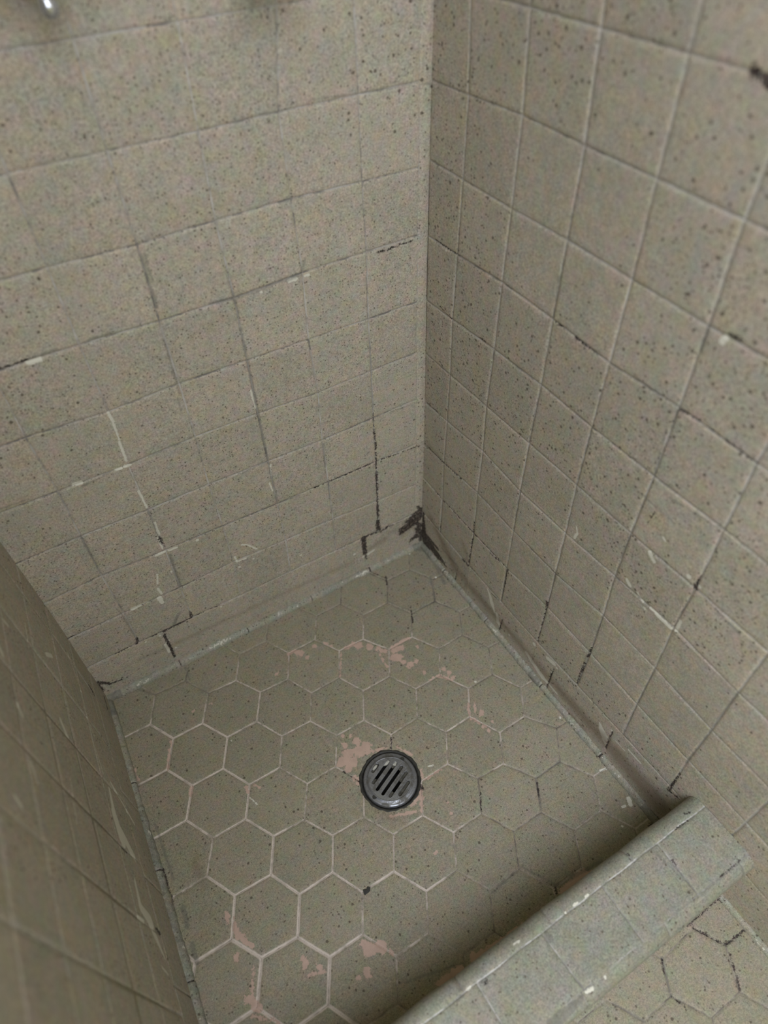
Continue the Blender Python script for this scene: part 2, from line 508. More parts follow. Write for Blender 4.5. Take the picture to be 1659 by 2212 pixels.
FB.strokes('grime_shade', on_back, [
    ((455, 657), (507, 645), (560, 628), (600, 612), (650, 595), 2.6), ((58, 776), (125, 755), 1.6), ((190, 735), (240, 720), 1.4), ((305, 555), (340, 665), 1.8),
    ((313, 548), (330, 610), 1.2), ((497, 612), (513, 668), 2.0), ((513, 668), (535, 780), 1.5), ((535, 780), (580, 998), 2.3), ((580, 998), (603, 1100), 1.8),
    ((355, 735), (388, 850), 1.6), ((385, 860), (392, 890), 0.9), ((792, 600), (795, 690), 1.0), ((800, 740), (807, 890), 1.0), ((700, 950), (807, 903), 1.0), ((807, 903), (905, 868), 0.9),
    ((520, 1025), (578, 999), 1.3), ((600, 1090), (650, 1070), 1.2), ((482, 1138), (600, 1090), 0.9), ((385, 1178), (482, 1138), 1.1), ((220, 1245), (340, 1198), 0.9),
    ((175, 1160), (218, 1240), 1.8), ((125, 1062), (160, 1130), 0.8), ((258, 1320), (298, 1385), 1.3), ((368, 1200), (390, 1268), 3.0), ((320, 1103), (345, 1165), 1.4),
    ((610, 1000), (585, 1000), 0.8), ((175, 1052), (240, 1020), 1.2), ((0, 1100), (60, 1078), 1.4), ((355, 950), (277, 1005), 0.3), ((330, 985), (400, 955), 1.0),
    ((700, 960), (703, 1010), 1.0), ((710, 1045), (713, 1075), 1.4), ((143, 1382), (228, 1343), 0.7), ((20, 1418), (95, 1448), 0.5),
    ((376, 1350), (384, 1330), 3.5), ((430, 285), (428, 292), 1.6), ((675, 215), (942, 178), 0.6), ((605, 440), (700, 415), 0.5), ((660, 560), (652, 590), 1.6)])
FB.strokes('cream', on_back, [
    ((565, 632), 2.2), ((625, 608), (640, 603), 2.6), ((660, 597), (668, 594), 1.6), ((62, 783), (85, 777), 3.2), ((160, 1047), (175, 1043), 3.0), ((250, 1015), (262, 1012), 2.0),
    ((270, 1008), (280, 1006), 2.4), ((233, 892), (245, 912), 1.8), ((245, 915), (258, 950), 1.3), ((258, 955), (274, 998), 1.6), ((543, 845), (549, 867), 1.8), ((549, 868), (554, 883), 1.0),
    ((300, 1062), (318, 1098), 1.6), ((335, 1130), (345, 1158), 1.6), ((341, 1162), (352, 1186), 1.4), ((337, 1202), (357, 1193), 1.8), ((365, 1191), (382, 1184), 1.8), ((427, 1168), 2.8),
    ((523, 1178), (535, 1178), (555, 1187), 1.4), ((508, 1204), (513, 1215), 1.6), ((518, 1213), (532, 1207), 1.2), ((518, 1226), 2.4), ((548, 1208), 1.8), ((650, 1200), 2.2),
    ((287, 1316), (303, 1308), (4.2, 3.0)), ((308, 1305), (320, 1301), 1.8), ((345, 1293), (351, 1303), (4.8, 3.0)), ((341, 1272), (350, 1284), 1.8), ((340, 1242), (341, 1262), 1.2),
    ((371, 1236), 1.8), ((346, 1373), 2.4), ((357, 1392), (366, 1408), 2.4), ((364, 1384), 2.0), ((380, 1399), 2.0), ((315, 1387), 2.0), ((478, 1311), 1.8), ((807, 1189), (796, 1197), 3.2),
    ((785, 1203), 2.8), ((766, 1198), 3.0), ((583, 1045), (590, 1062), 1.2), ((585, 1005), (587, 1030), 0.9), ((790, 1168), (791, 1172), 1.5)])
FB.strokes('rust', on_back, [((800, 1185), (830, 1165), 6.0), ((870, 1150), (900, 1125), 10.0), ((840, 1150), (860, 1145), 1.0), ((300, 1425), (760, 1215), 1.0)])
FB.relief()
FB.h += ((vnoise(FB.X, FB.Y, 0.35, 5) - 0.5) * 0.004).astype(np.float32) * np.clip(FB.Y / 0.2, 0, 1)
# rounded, slightly proud corner bead
t = np.clip((FB.X + 0.018) / 0.018, 0, 1)
FB.h += (0.0012 * np.sin(t * math.pi)).astype(np.float32)
structure(sheet_mesh('wall_back', FB, lambda X, Y, h: (X, -h, Y), m_wall,
                     extra=([(-0.92, 0.02, -0.05), (0.12, 0.02, -0.05), (0.12, 0.02, 2.3), (-0.92, 0.02, 2.3), (-0.92, 0.12, -0.05), (0.12, 0.12, -0.05), (0.12, 0.12, 2.3), (-0.92, 0.12, 2.3)],
                            [(0, 1, 2, 3), (4, 7, 6, 5), (0, 4, 5, 1), (3, 2, 6, 7), (0, 3, 7, 4), (1, 5, 6, 2)])))

# ------------------------------------------------------------------ right wall
FR = Field(lines((0.0, -1.12, 0.0015), (-1.12, -2.0, 0.006)), lines((0.0, 1.2, 0.0015), (1.2, 2.3, 0.006)))
LR = lattice(right_nodes, on_right, YR, S * SY, -11, 9, 17)
wall_field(FR, LR, -11, 9, 17, 0.0, 8, hb=0.06, vb=0.05)
for a, b in (((985, 1238), (982, 1258)), ((1085, 1338), (1078, 1362)), ((1196, 1445), (1180, 1487)), ((1323, 1580), (1308, 1618))):
    FR.seg(on_right(*a), on_right(*b), tone=(0.1, 0.1), wid=0.6)
FR.strokes('mould_shade', on_right, [
    ((975, 1100), (1022, 1152), 1.3), ((955, 1080), (975, 1100), 0.8), ((938, 1060), (955, 1080), 0.4), ((1023, 1128), (1021, 1165), 1.0), ((1020, 1165), (1012, 1216), 1.2),
    ((998, 1207), (1011, 1222), 1.6), ((952, 1125), (950, 1150), 0.9), ((1095, 1230), (1090, 1262), 1.6), ((1090, 1262), (1083, 1298), 0.5), ((1180, 1300), (1178, 1318), 1.6), ((1178, 1318), (1160, 1385), 0.5),
    ((1276, 1402), (1268, 1420), 1.8), ((1262, 1432), (1246, 1476), 1.3), ((1503, 1270), (1513, 1244), (2.6, 1.0)), ((1022, 1152), (1093, 1228), 0.5), ((1058, 1195), (1085, 1220), 0.6), ((918, 958), (958, 1000), 1.0),
    ((958, 1000), (995, 1035), 0.5), ((922, 868), (945, 890), 0.7), ((942, 518), (985, 548), 0.9), ((947, 657), (975, 688), 0.5), ((1035, 728), (1048, 738), 1.4), ((1200, 697), (1222, 713), 1.0),
    ((1240, 728), (1288, 765), 0.8), ((1470, 884), (1512, 908), 1.5), ((1535, 925), (1635, 1000), 0.8), ((1580, 722), (1600, 735), 2.0), ((1625, 152), (1668, 186), 3.5), ((1060, 1280), (1082, 1303), 0.7),
    ((985, 1240), (982, 1256), 0.8), ((1084, 1340), (1078, 1360), 0.7), ((1195, 1446), (1180, 1486), 1.0), ((1322, 1582), (1308, 1616), 1.2), ((1468, 1672), (1444, 1706), (1.0, 2.6)), ((1444, 1706), (1462, 1722), 1.0),
    ((1420, 1100), (1400, 1130), 0.2), ((914, 1108), (918, 1150), (2.0, 4.5)), ((916, 1150), (946, 1186), (6.5, 4.0)), ((920, 1165), (950, 1205), (5, 2.0)), ((912, 1140), (922, 1180), 14.0), ((918, 1160), (945, 1200), (16, 11)), ((940, 1190), (960, 1215), (9, 3)), ((935, 1190), (965, 1225), (4, 1.5)), ((914, 1108), (916, 1140), (2.5, 7)),
    ((1003, 1243), 1.4), ((985, 1250), 1.3), ((1418, 1682), 2.4), ((1180, 1385), (1160, 1385), 0.2), ((1405, 1752), (1428, 1775), 5.0)])  # last stroke paints in the shade where curb and wall meet
FR.strokes('grime_shade', on_right, [
    ((1467, 880), (1450, 925), 1.8), ((1440, 930), (1413, 1028), 1.4), ((1363, 1152), (1340, 1205), 1.7), ((1300, 1330), (1278, 1395), 1.8), ((1268, 1415), (1250, 1470), 2.4), ((1530, 705), (1515, 760), 2.2),
    ((1245, 1048), (1258, 1000), 1.5), ((1107, 1148), (1122, 1062), 1.3), ((1093, 1228), (1083, 1298), 1.6), ((1180, 1312), (1200, 1240), 1.6), ((1142, 955), (1168, 832), 0.8), ((1278, 925), (1262, 985), 1.2),
    ((1370, 812), (1425, 855), 2.0), ((1150, 820), (1100, 780), 0.8), ((1030, 1065), (1107, 1148), 0.9), ((1192, 690), (1205, 600), 1.3), ((1222, 520), (1235, 440), 0.9), ((965, 910), (972, 810), 0.8),
    ((1412, 1445), (1345, 1585), 1.0), ((1534, 1578), (1480, 1650), 1.6), ((1592, 1497), (1530, 1580), 1.4), ((1327, 1245), (1370, 1290), 0.9), ((1503, 1270), (1600, 1370), 1.4), ((1450, 1075), (1560, 1143), 0.9),
    ((1380, 1060), (1460, 1130), 0.6), ((1273, 1412), (1373, 1522), 0.5), ((988, 548), (1015, 570), 1.2), ((1015, 570), (1083, 610), 0.8), ((955, 1185), (990, 1225), 3.0), ((1360, 1600), (1345, 1587), 2.6)])
FR.strokes('cream', on_right, [
    ((1053, 1273), (1058, 1285), (2, 4)), ((1058, 1285), (1063, 1305), (4, 6.5)), ((1063, 1305), (1068, 1322), (6, 2)), ((1073, 1326), (1076, 1345), (3.5, 5.5)), ((1076, 1345), (1078, 1352), 2.0), ((1100, 1372), 3.0),
    ((1154, 1392), 4.5), ((1137, 1410), (1150, 1430), (4, 7)), ((1150, 1430), (1172, 1462), (5, 7.5)), ((1172, 1462), (1186, 1478), (6, 3)), ((1183, 1422), (1197, 1434), 4.6), ((1203, 1443), 2.8),
    ((1186, 1478), (1203, 1498), 2.2), ((1296, 1562), (1301, 1578), (2, 7)), ((1301, 1578), (1306, 1590), (8, 10)), ((1303, 1597), (1308, 1606), 3.0), ((1330, 1600), (1350, 1622), 0.9), ((1358, 1620), (1384, 1649), 1.6),
    ((1245, 1138), (1247, 1152), 1.4), ((1247, 1152), (1240, 1162), 2.2), ((1405, 1193), (1414, 1212), 3.0), ((1355, 1253), (1361, 1265), 3.0), ((1377, 1280), (1388, 1300), 1.6), ((1392, 1315), 2.6),
    ((1405, 1313), (1418, 1325), 2.2), ((1418, 1328), (1450, 1358), 2.6), ((1460, 1362), (1470, 1342), 2.6), ((1490, 1244), 3.4), ((1512, 1266), 3.0), ((1275, 1413), 2.8), ((965, 541), 1.6), ((1560, 738), (1570, 730), 3.0),
    ((1183, 743 + 240), 0.8), ((1435, 1160), (1440, 1168), 1.2), ((1322, 1578), 2.0), ((1028, 1220), 1.6), ((957, 1208), (962, 1218), 2.6), ((1100, 1135 + 5), (1112, 1150), 1.0), ((1083, 1301), 2.0)])
FR.strokes('rust', on_right, [
    ((930, 1120), (985, 1230), (8, 16)), ((985, 1230), (1040, 1290), (12, 4)), ((1000, 1175), (1012, 1215), 3), ((950, 180), (965, 188), 1.0), ((925, 960), (955, 995), 0.5),
    ((1190, 1500), (1290, 1620), 3.0), ((1230, 1545), (1260, 1570), 7.0), ((1010, 1262), (1200, 1480), 12.0), ((1200, 1480), (1420, 1730), (14, 30))])
FR.relief()
FR.h += ((vnoise(FR.X, FR.Y, 0.3, 9) - 0.5) * 0.005).astype(np.float32) * np.clip(FR.Y / 0.2, 0, 1)
FR.h *= np.clip(-FR.X / 0.004, 0, 1) ** 0.5
structure(sheet_mesh('wall_right', FR, lambda X, Y, h: (-h, X, Y), m_wall_plain,
                     extra=([(0.02, -2.0, -0.05), (0.02, 0.02, -0.05), (0.02, 0.02, 2.3), (0.02, -2.0, 2.3), (0.12, -2.0, -0.05), (0.12, 0.02, -0.05), (0.12, 0.02, 2.3), (0.12, -2.0, 2.3)],
                            [(0, 3, 2, 1), (4, 5, 6, 7), (0, 1, 5, 4), (3, 7, 6, 2), (0, 4, 7, 3), (1, 2, 6, 5)])))

# ------------------------------------------------------------------ left wall (a partition that ends at the curb)
LEN = 0.94
FL = Field(lines((0.0, LEN, 0.002)), lines((0.0, 1.1, 0.002), (1.1, 2.3, 0.006)))
Rl = np.random.RandomState(21)
rows_l = [0.1149 + 0.1085 * i for i in range(20)]
cols_l = [0.062 + 0.1093 * i for i in range(9)]
for i, z in enumerate(rows_l):
    for j in range(-1, 9):
        a0 = 0.0 if j < 0 else cols_l[j]
        a1 = cols_l[j + 1] if j + 1 < 9 else LEN
        tn = Rl.uniform(0.45, 0.95)
        FL.seg((a0, z), (a1, z), tone=(tn, tn), wid=Rl.uniform(0.7, 1.3))
for j, a in enumerate(cols_l):
    for i in range(20):
        z0 = rows_l[i]; z1 = z0 + 0.1085
        tn = Rl.uniform(0.5, 1.0)
        FL.seg((a, z0), (a, z1), tone=(tn, tn), wid=Rl.uniform(0.7, 1.3))
for a in (0.26, 0.41, 0.57, 0.73):
    FL.seg((a, 0.0), (a, 0.114), tone=(0.2, 0.2), wid=0.8)
FL.f['t1'][:] = Rl.uniform(-1, 1, (40, 40))[(FL.Y / 0.1085).astype(int) % 40, (FL.X / 0.1093 + 0.43).astype(int)]
FL.f['t2'][:] = Rl.uniform(-1, 1, (40, 40))[(FL.Y / 0.1085).astype(int) % 40, (FL.X / 0.1093 + 0.43).astype(int)]
FL.strokes('cream', on_left, [
    ((238, 1702), (250, 1760), (3, 9)), ((250, 1760), (265, 1810), (12, 14)), ((265, 1800), (290, 1850), (12, 8)), ((292, 1900), (305, 1960), (3, 7)), ((305, 1960), (325, 1990), (8, 12)),
    ((330, 2010), (355, 2070), (10, 3)), ((240, 1690), (290, 1780), 3.0), ((10, 1338), (20, 1350), 1.8), ((135, 1555), (150, 1590), 5.0), ((100, 1413), (112, 1417), 3.4), ((0, 1395), (8, 1412), 4.0),
    ((70, 1645), (84, 1690), 1.6), ((145, 1412), (178, 1500), 1.2), ((180, 1525), (205, 1590), 1.2), ((208, 1615), (225, 1670), 1.2), ((195, 1490), (215, 1560), 0.8), ((42, 1520), (52, 1545), 3.0),
    ((230, 1790), (245, 1810), 2.0), ((300, 1980), (312, 1990), 3.0), ((350, 2090), (362, 2105), 2.0), ((55, 1345), (65, 1400), 0.8), ((155, 1680), (170, 1780), 0.7), ((35, 1720), (48, 1740), 3.0)])
FL.strokes('mould_shade', on_left, [((264, 1828), (275, 1840), 2.5), ((335, 2005), (345, 2015), 2.5), ((192, 1480), (205, 1500), 2.0), ((225, 1505), (232, 1530), 3)])
FL.relief()
FL.h += ((vnoise(FL.X, FL.Y, 0.3, 19) - 0.5) * 0.005).astype(np.float32) * np.clip(FL.Y / 0.2, 0, 1)


def map_left(X, Y, h):
    P = [LW_P[i] + X * LW_D[i] + h * LW_N[i] for i in range(2)]
    return P[0], P[1], Y


def lw(a, n, z):
    q = LW_P + LW_D * a + LW_N * n
    return (q[0], q[1], z)


ev, eq = [], []
for a, n in ((-0.0, -0.004), (LEN, -0.0005), (LEN, -0.1), (-0.0, -0.1)):
    ev += [lw(a, n, 0.0), lw(a, n, 2.3)]
eq = [(0, 2, 3, 1), (2, 4, 5, 3), (4, 6, 7, 5), (6, 0, 1, 7), (1, 3, 5, 7), (0, 6, 4, 2)]
structure(sheet_mesh('wall_left', FL, map_left, m_wall_plain, extra=(ev, eq)))

# ------------------------------------------------------------------ floor
HOX, HOY, HAN = -0.3551, -0.2103, -0.5307
HR = 0.0664 * (1.2658 / 1.3738)
# hexagon lattice: centre and size carried down to the true floor level
_c0 = CAM + (np.array([HOX, HOY, 0.0]) - np.array([-0.5951, -0.8726, 1.3738])) * (1.2658 / 1.3738)
HOX, HOY = _c0[0], _c0[1]
ca_, sa_ = math.cos(HAN), math.sin(HAN)


def hexpt(a, b, o=(HOX, HOY), R_=HR, an=HAN):
    c_, s_ = math.cos(an), math.sin(an)
    return np.array([o[0] + R_ * (a * c_ + b * s_), o[1] + R_ * (a * s_ - b * c_)])


meas = [(732.7,1463.6,0,-1),(784.5,1492,.866,-.5),(786,1555.5,.866,.5),(727.6,1588.6,0,1),(673,1496.7,-.866,-.5),(670.6,1557.6,-.866,.5),
(841.8,1461,1.732,-1),(951,1458.4,3.464,-1),(621.8,1467,-1.732,-1),(899,1487.7,2.598,-.5),(1011.5,1486.8,4.33,-.5),(901.5,1551,2.598,.5),(1015,1548,4.33,.5),(844.8,1585.6,1.732,1),(963.9,1581,3.464,1),(609,1590,-1.732,1),
(732.7,1405.7,0,-2),(840.3,1402.7,1.732,-2),(948.8,1401,3.464,-2),(624.8,1410.8,-1.732,-2),(784.5,1380.7,.866,-2.5),(890,1376,2.598,-2.5),(998.5,1371.6,4.33,-2.5),
(725,1655.8,0,2),(604.6,1658,-1.732,2),(966.9,1649.8,3.464,2),(664,1692.6,-.866,2.5),(909.6,1686.6,2.598,2.5),(1032.6,1681.5,4.33,2.5),
(657.5,1771,-.866,3.5),(786,1764.5,.866,3.5),(719,1804.5,0,4),(591.5,1806,-1.732,4),(718.5,1884.5,0,5),(585,1889.5,-1.732,5),(782.5,1927,.866,5.5),(647.5,1932,-.866,5.5),(643,2025,-.866,6.5),(712.5,2068,0,7),(565,2069.5,-1.732,7),(555,2177,-1.732,8),(708.5,2171,0,8),(500,2029.5,-2.598,6.5),(507.5,1934.5,-2.598,5.5),
(562.5,1495,-2.598,-.5),(510,1470,-3.464,-1),(450,1497.5,-4.33,-.5),(437.5,1562.5,-4.33,.5),(400,1470,-5.196,-1),(335,1500,-6.062,-.5),(325,1565,-6.062,.5),
(1157.5,1680,6.062,2.5),(1087.5,1650,5.196,2),(1210,1645,6.928,2),(1282.5,1677.5,7.794,2.5),(1202.5,1572.5,6.928,1),(1132.5,1547.5,6.062,.5),(1125,1485,6.062,-.5),(1080,1582.5,5.196,1)]
MEAS = {(round(a / 0.8660254), round(b * 2)): np.array(on_floor(u, v)) - hexpt(a, b) for u, v, a, b in meas}
MK = np.array([list(k_) for k_ in MEAS]); MV = np.array([MEAS[tuple(k_)] for k_ in MK])


def hexvert(i, j):
    """i in half-widths, j in half-sides"""
    p = hexpt(i * 0.8660254, j * 0.5)
    if (i, j) in MEAS:
        return p + MEAS[(i, j)]
    d_ = (MK[:, 0] - i) ** 2 + (MK[:, 1] - j) ** 2 / 3.0
    w_ = 1 / (d_ + 0.3) ** 2
    return p + (MV * w_[:, None]).sum(0) / w_.sum()


# how light / wide the joints are across the floor: pixel x, y, tone, width
ctrl = [(330, 1500, .35, .8), (420, 1480, .25, .8), (520, 1480, .75, 1), (300, 1570, .7, 1.3), (370, 1590, .95, 1.5), (440, 1570, .9, 1.2), (480, 1600, .9, 1.4), (600, 1600, .75, 1), (720, 1600, .7, .9), (660, 1480, .5, .8),
        (640, 1430, .7, .9), (580, 1380, .25, .6), (740, 1290, .3, .6), (830, 1240, .1, .8), (890, 1320, .12, .9), (940, 1270, .25, .9), (890, 1370, .7, .9), (790, 1380, .8, 1), (950, 1400, .5, .8), (1000, 1370, .2, .8),
        (1070, 1390, .15, .8), (900, 1500, .55, .8), (1010, 1500, .65, 1), (960, 1560, .65, .9), (1010, 1550, .8, 1.1), (1060, 1570, .6, .9), (1130, 1510, .5, .9), (1200, 1570, .2, .8), (1210, 1600, .2, .8), (1090, 1640, .6, .9),
        (970, 1620, .75, .8), (1040, 1720, .25, .9), (1160, 1700, .1, .9), (1220, 1640, .2, .9), (1280, 1700, .5, .9), (910, 1740, .8, 1.1), (980, 1790, .6, 1), (1120, 1790, .25, .8), (850, 1830, .45, .8), (780, 1780, .65, .9),
        (660, 1720, .6, .8), (540, 1720, .95, 1.3), (480, 1640, .9, 1.2), (350, 1680, .95, 1.5), (400, 1770, .95, 1.4), (460, 1800, .85, 1.3), (590, 1850, 1, 1.6), (560, 1800, .95, 1.3), (720, 1840, .75, 1), (500, 1930, .9, 1.4), (640, 1970, 1, 1.7),
        (780, 1970, .6, 1), (540, 1910, .8, 1.3), (850, 1880, .95, 1.5), (920, 1900, .8, 1.3), (740, 1900, .85, 1.2), (1060, 1900, .35, .8), (925, 1960, .5, .9), (1130, 1870, .15, .8), (1190, 1900, .5, 1), (850, 2050, .75, 1.3), (700, 2040, 1, 1.9),
        (560, 2100, 1, 2.0), (490, 2040, 1, 1.9), (710, 2120, 1, 2.0), (560, 2180, .95, 2.0), (860, 2150, .15, .9), (1000, 2080, .2, .9), (630, 2180, .95, 1.8), (1060, 1970, .25, .8), (420, 1860, .8, 1.3), (455, 1840, .3, 1)]
CP = np.array([on_floor(c_[0], c_[1]) for c_ in ctrl]); CV = np.array([c_[2:] for c_ in ctrl])


def joint_style(p):
    w_ = 1 / (((CP - p) ** 2).sum(1) + 0.00015) ** 2
    return (CV * w_[:, None]).sum(0) / w_.sum()


FF = Field(lines((0.0, -0.83, 0.0015)), lines((0.0, -0.79, 0.0015)))
cells = []
seen = set()
for ci_ in range(-22, 23):
    for cj in range(-22, 23):
        # centres: i = 2*ci + (cj odd), j = 3*cj
        i0, j0 = 2 * ci_ + (cj & 1), 3 * cj
        cpt = hexvert(i0, j0) if False else hexpt(i0 * 0.8660254, j0 * 0.5)
        if not (-0.95 < cpt[0] < 0.12 and -0.95 < cpt[1] < 0.12):
            continue
        V6 = [(i0, j0 - 2), (i0 + 1, j0 - 1), (i0 + 1, j0 + 1), (i0, j0 + 2), (i0 - 1, j0 + 1), (i0 - 1, j0 - 1)]
        cells.append(cpt)
        for q in range(6):
            e = tuple(sorted((V6[q], V6[(q + 1) % 6])))
            if e in seen:
                continue
            seen.add(e)
            p0, p1 = hexvert(*e[0]), hexvert(*e[1])
            s0, s1 = joint_style(p0), joint_style(p1)
            sm = joint_style((p0 + p1) / 2)
            FF.seg(p0, p1, tone=(s0[0], s1[0]), wid=float(sm[1]) * 1.14)
cells = np.array(cells)
best = np.full(FF.X.shape, 9.0); idx = np.zeros(FF.X.shape, int)
for q, cpt in enumerate(cells):
    d_ = (FF.X - cpt[0]) ** 2 + (FF.Y - cpt[1]) ** 2
    k_ = d_ < best
    best[k_] = d_[k_]; idx[k_] = q
Rf = np.random.RandomState(5)
FF.f['t1'][:] = (Rf.uniform(-1, 1, len(cells)) * 0.7)[idx]
FF.f['t2'][:] = (Rf.uniform(-1, 1, len(cells)))[idx]
FF.strokes('pink', on_floor, [
    ((622, 1412), (636, 1408), 3), ((640, 1408), (650, 1412), 6.5), ((664, 1420), 4), ((680, 1397), 4.5), ((700, 1387), (718, 1396), 2), ((745, 1401), (766, 1388), 3.5), ((775, 1394), 9), ((798, 1397), 8),
    ((815, 1400), (832, 1408), 4.5), ((737, 1408), (735, 1460), 1.6), ((842, 1401), (886, 1376), 3.0), ((850, 1405), (868, 1398), 6), ((850, 1421), (862, 1420), 8.5), ((872, 1430), 5), ((888, 1434), 6.5), ((900, 1428), 5),
    ((882, 1442), 4), ((903, 1398), 3.2), ((917, 1453), 4), ((928, 1469), (950, 1458), 2.2), ((945, 1461), (968, 1464), 4.0), ((960, 1446), 5), ((978, 1464), 5.5), ((970, 1452), 5), ((1025, 1518), (1027, 1542), 3),
    ((1040, 1541), 6), ((1012, 1520), (1014, 1545), 1.6), ((1018, 1553), (1035, 1562), 2.5), ((1045, 1568), 5), ((1056, 1578), 3.5), ((1063, 1558), 3), ((597, 1456), 3.5), ((417, 1537), 3.5),
    ((738, 1645), 10), ((752, 1628), 11), ((775, 1622), 12), ((760, 1645), 11), ((790, 1612), 10), ((770, 1600), 7), ((752, 1660), 8), ((745, 1610), 6), ((757, 1590), 3), ((768, 1680), 5), ((775, 1692), 4), ((740, 1590), 3),
    ((838, 1612), (790, 1625), 2.5), ((856, 1612), (890, 1630), 2.2), ((908, 1662), (912, 1680), 2.4), ((918, 1684), (952, 1662), 2.2), ((909, 1700), (911, 1752), 2.8), ((905, 1720), (890, 1738), 3.5), ((845, 1762), (900, 1752), 1.8),
    ((800, 2050), 11), ((822, 2046), 10), ((845, 2058), 4.5), ((785, 2040), 6), ((792, 2096), (795, 2108), 5), ((775, 2113), 4), ((655, 2070), (659, 2085), 4.5), ((690, 2090), 5.5), ((668, 2107), (700, 2100), 2.8),
    ((511, 2067), 4.5), ((488, 1972), (494, 1992), 3.2), ((505, 1985), (513, 2015), (2.5, 5)), ((513, 2015), (545, 2045), (6, 3)), ((548, 2090), (545, 2150), 2.2), ((535, 2160), (560, 2178), 6), ((545, 2195), (600, 2205), 2.5),
    ((1210, 1928), (1262, 1888), (4, 8)), ((1230, 1918), (1280, 1885), 5), ((1150, 1987), (1185, 1962), 4), ((1100, 2020), (1130, 2000), 4.6), ((1030, 2075), (1090, 2030), (8, 5)), ((1025, 2068), 8), ((950, 2125), (995, 2095), (5, 8)),
    ((940, 1841), 3.4), ((968, 1733), 2.8), ((975, 1757), 2.8), ((456, 1520), 2.8), ((362, 1590), (372, 1610), 1.6), ((365, 1620), (362, 1660), 1.8), ((285, 1655), (300, 1685), 2.6), ((820, 1415), (836, 1440), 2),
    ((545, 1690), (560, 1700), 2.0), ((532, 1700), (536, 1712), 2.6), ((415, 1700), (412, 1718), 2.6)])
FF.strokes('cream', on_floor, [((1358, 1725), (1362, 1738), 3.6), ((1345, 1743), (1350, 1741), 2.0), ((1297, 1665), (1310, 1660), 1.8), ((884, 1196), 2.2), ((942, 1247), 2.2), ((1027, 1473), 2.0), ((1210, 1550), 2.0),
                               ((745, 1430 - 2), 0.4), ((925, 1655), (935, 1652), 1.2), ((500, 1600), 1.6), ((275, 1670), (292, 1715), 1.8), ((540, 1723), (556, 1738), 0.7), ((1344, 1785), 1.6), ((1303, 1742), 0.5)])
FF.strokes('mould_shade', on_floor, [((833, 1245), (836, 1262), 1.4), ((800, 1235), (835, 1250), 0.7), ((888, 1318), (892, 1345), 1.2), ((845, 1592), (845, 1615), 1.1), ((905, 1690), (912, 1702), 3.5), ((1038, 1712), (1039, 1750), 0.9),
                               ((1160, 1690), (1166, 1735), 0.8), ((793, 1660), (776, 1680), 0.2), ((740, 1665), (780, 1690), 0.4), ((1200, 1918), (1202, 1930), 1.5), ((232, 1512), (245, 1530), 2.0), ((250, 1545), (262, 1575), 1.5),
                               ((350, 1870), (372, 1950), 1.6), ((1405, 1785), (1425, 1775), 4.0)])  # last stroke is painted shade on the floor in the curb corner
FF.strokes('grime_shade', on_floor, [((232, 1512), (262, 1590), (7, 3)), ((265, 1600), (300, 1700), 2.5), ((335, 1780), (375, 1900), 2), ((395, 1960), (405, 2000), 4), ((415, 2040), (425, 2080), 4), ((840, 1300), (890, 1320), 1), ((890, 1320), (940, 1300), 1.5),
                               ((930, 1245), (940, 1300), 2.0), ((940, 1300), (990, 1318), 0.9), ((330, 1500), (300, 1490), 1.5), ((400, 1440), (410, 1470), 1.5), ((1158, 1680), (1170, 1750), 2.2), ((1210, 1645), (1160, 1680), 1.4),
                               ((1300, 1860), (1200, 1915), 3), ((850, 2130), (1000, 2080), 1.5), ((925, 1190), (960, 1260), 4), ((895, 1185), (925, 1190), 5), ((1062, 1930), (1130, 1870), 1.5), ((1130, 1875), (1200, 1910), 1.5),
                               ((985, 1270), (925, 1200), 4)])
FF.strokes('rust', on_floor, [((790, 1720), (850, 1770), 3), ((420, 1860), (440, 1910), 2)])
FF.relief(depth=0.0013, w=0.0020, pillow=0.0005)
DC = np.array(on_floor(843, 1683))              # drain centre
DR = 0.5 * np.linalg.norm(np.array(on_floor(779, 1683)) - np.array(on_floor(908, 1683)))
rr = np.hypot(FF.X - DC[0], FF.Y - DC[1])
FF.h += (-0.0035 * np.exp(-(rr / 0.10) ** 2)).astype(np.float32)      # slight dish round the drain

# outer floor beyond the curb
FO = Field(lines((0.0, -0.55, 0.002), (-0.55, -2.0, 0.008)), lines((-0.86, -1.2, 0.002), (-1.2, -2.6, 0.008)))
ov = [(1567.5, 2042), (1450, 2152), (1597.5, 2142)]
pA, pB = np.array(on_floor(1450, 2152)), np.array(on_floor(1430, 2072))
oR = np.linalg.norm(pA - pB)
pC = np.array(on_floor(1567.5, 2042)); pD = np.array(on_floor(1597.5, 2142))
oR = 0.5 * (oR + np.linalg.norm(pC - pD))
dirE = (pB - pA) / np.linalg.norm(pB - pA) + (pC - pD) / np.linalg.norm(pC - pD)
dirE /= np.linalg.norm(dirE)                    # 'up' edge direction
e2 = -dirE
e1 = np.array([-e2[1], e2[0]])
if e1[0] < 0:
    e1 = -e1
# hexagon holding the vertices A (lower left), B (upper left), C (upper right), D (lower right)
cO = (pA + pB + pC + pD) / 4
oR = 0.5 * (oR + np.linalg.norm((pC + pD) / 2 - (pA + pB) / 2) / 1.732)
Ro = np.random.RandomState(15)
ocells = []
OM = {(-1, 1): (1450, 2152), (-1, -1): (1430, 2072), (1, -1): (1567.5, 2042), (1, 1): (1597.5, 2142), (0, -2): (1497.5, 2004.5), (2, -2): (1608, 2008)}
_g = lambda i, j: cO + oR * (i * 0.8660254 * e1 + j * 0.5 * e2)
OK_ = np.array(list(OM)); OV = np.array([np.array(on_floor(*OM[k_])) - _g(*k_) for k_ in OM])


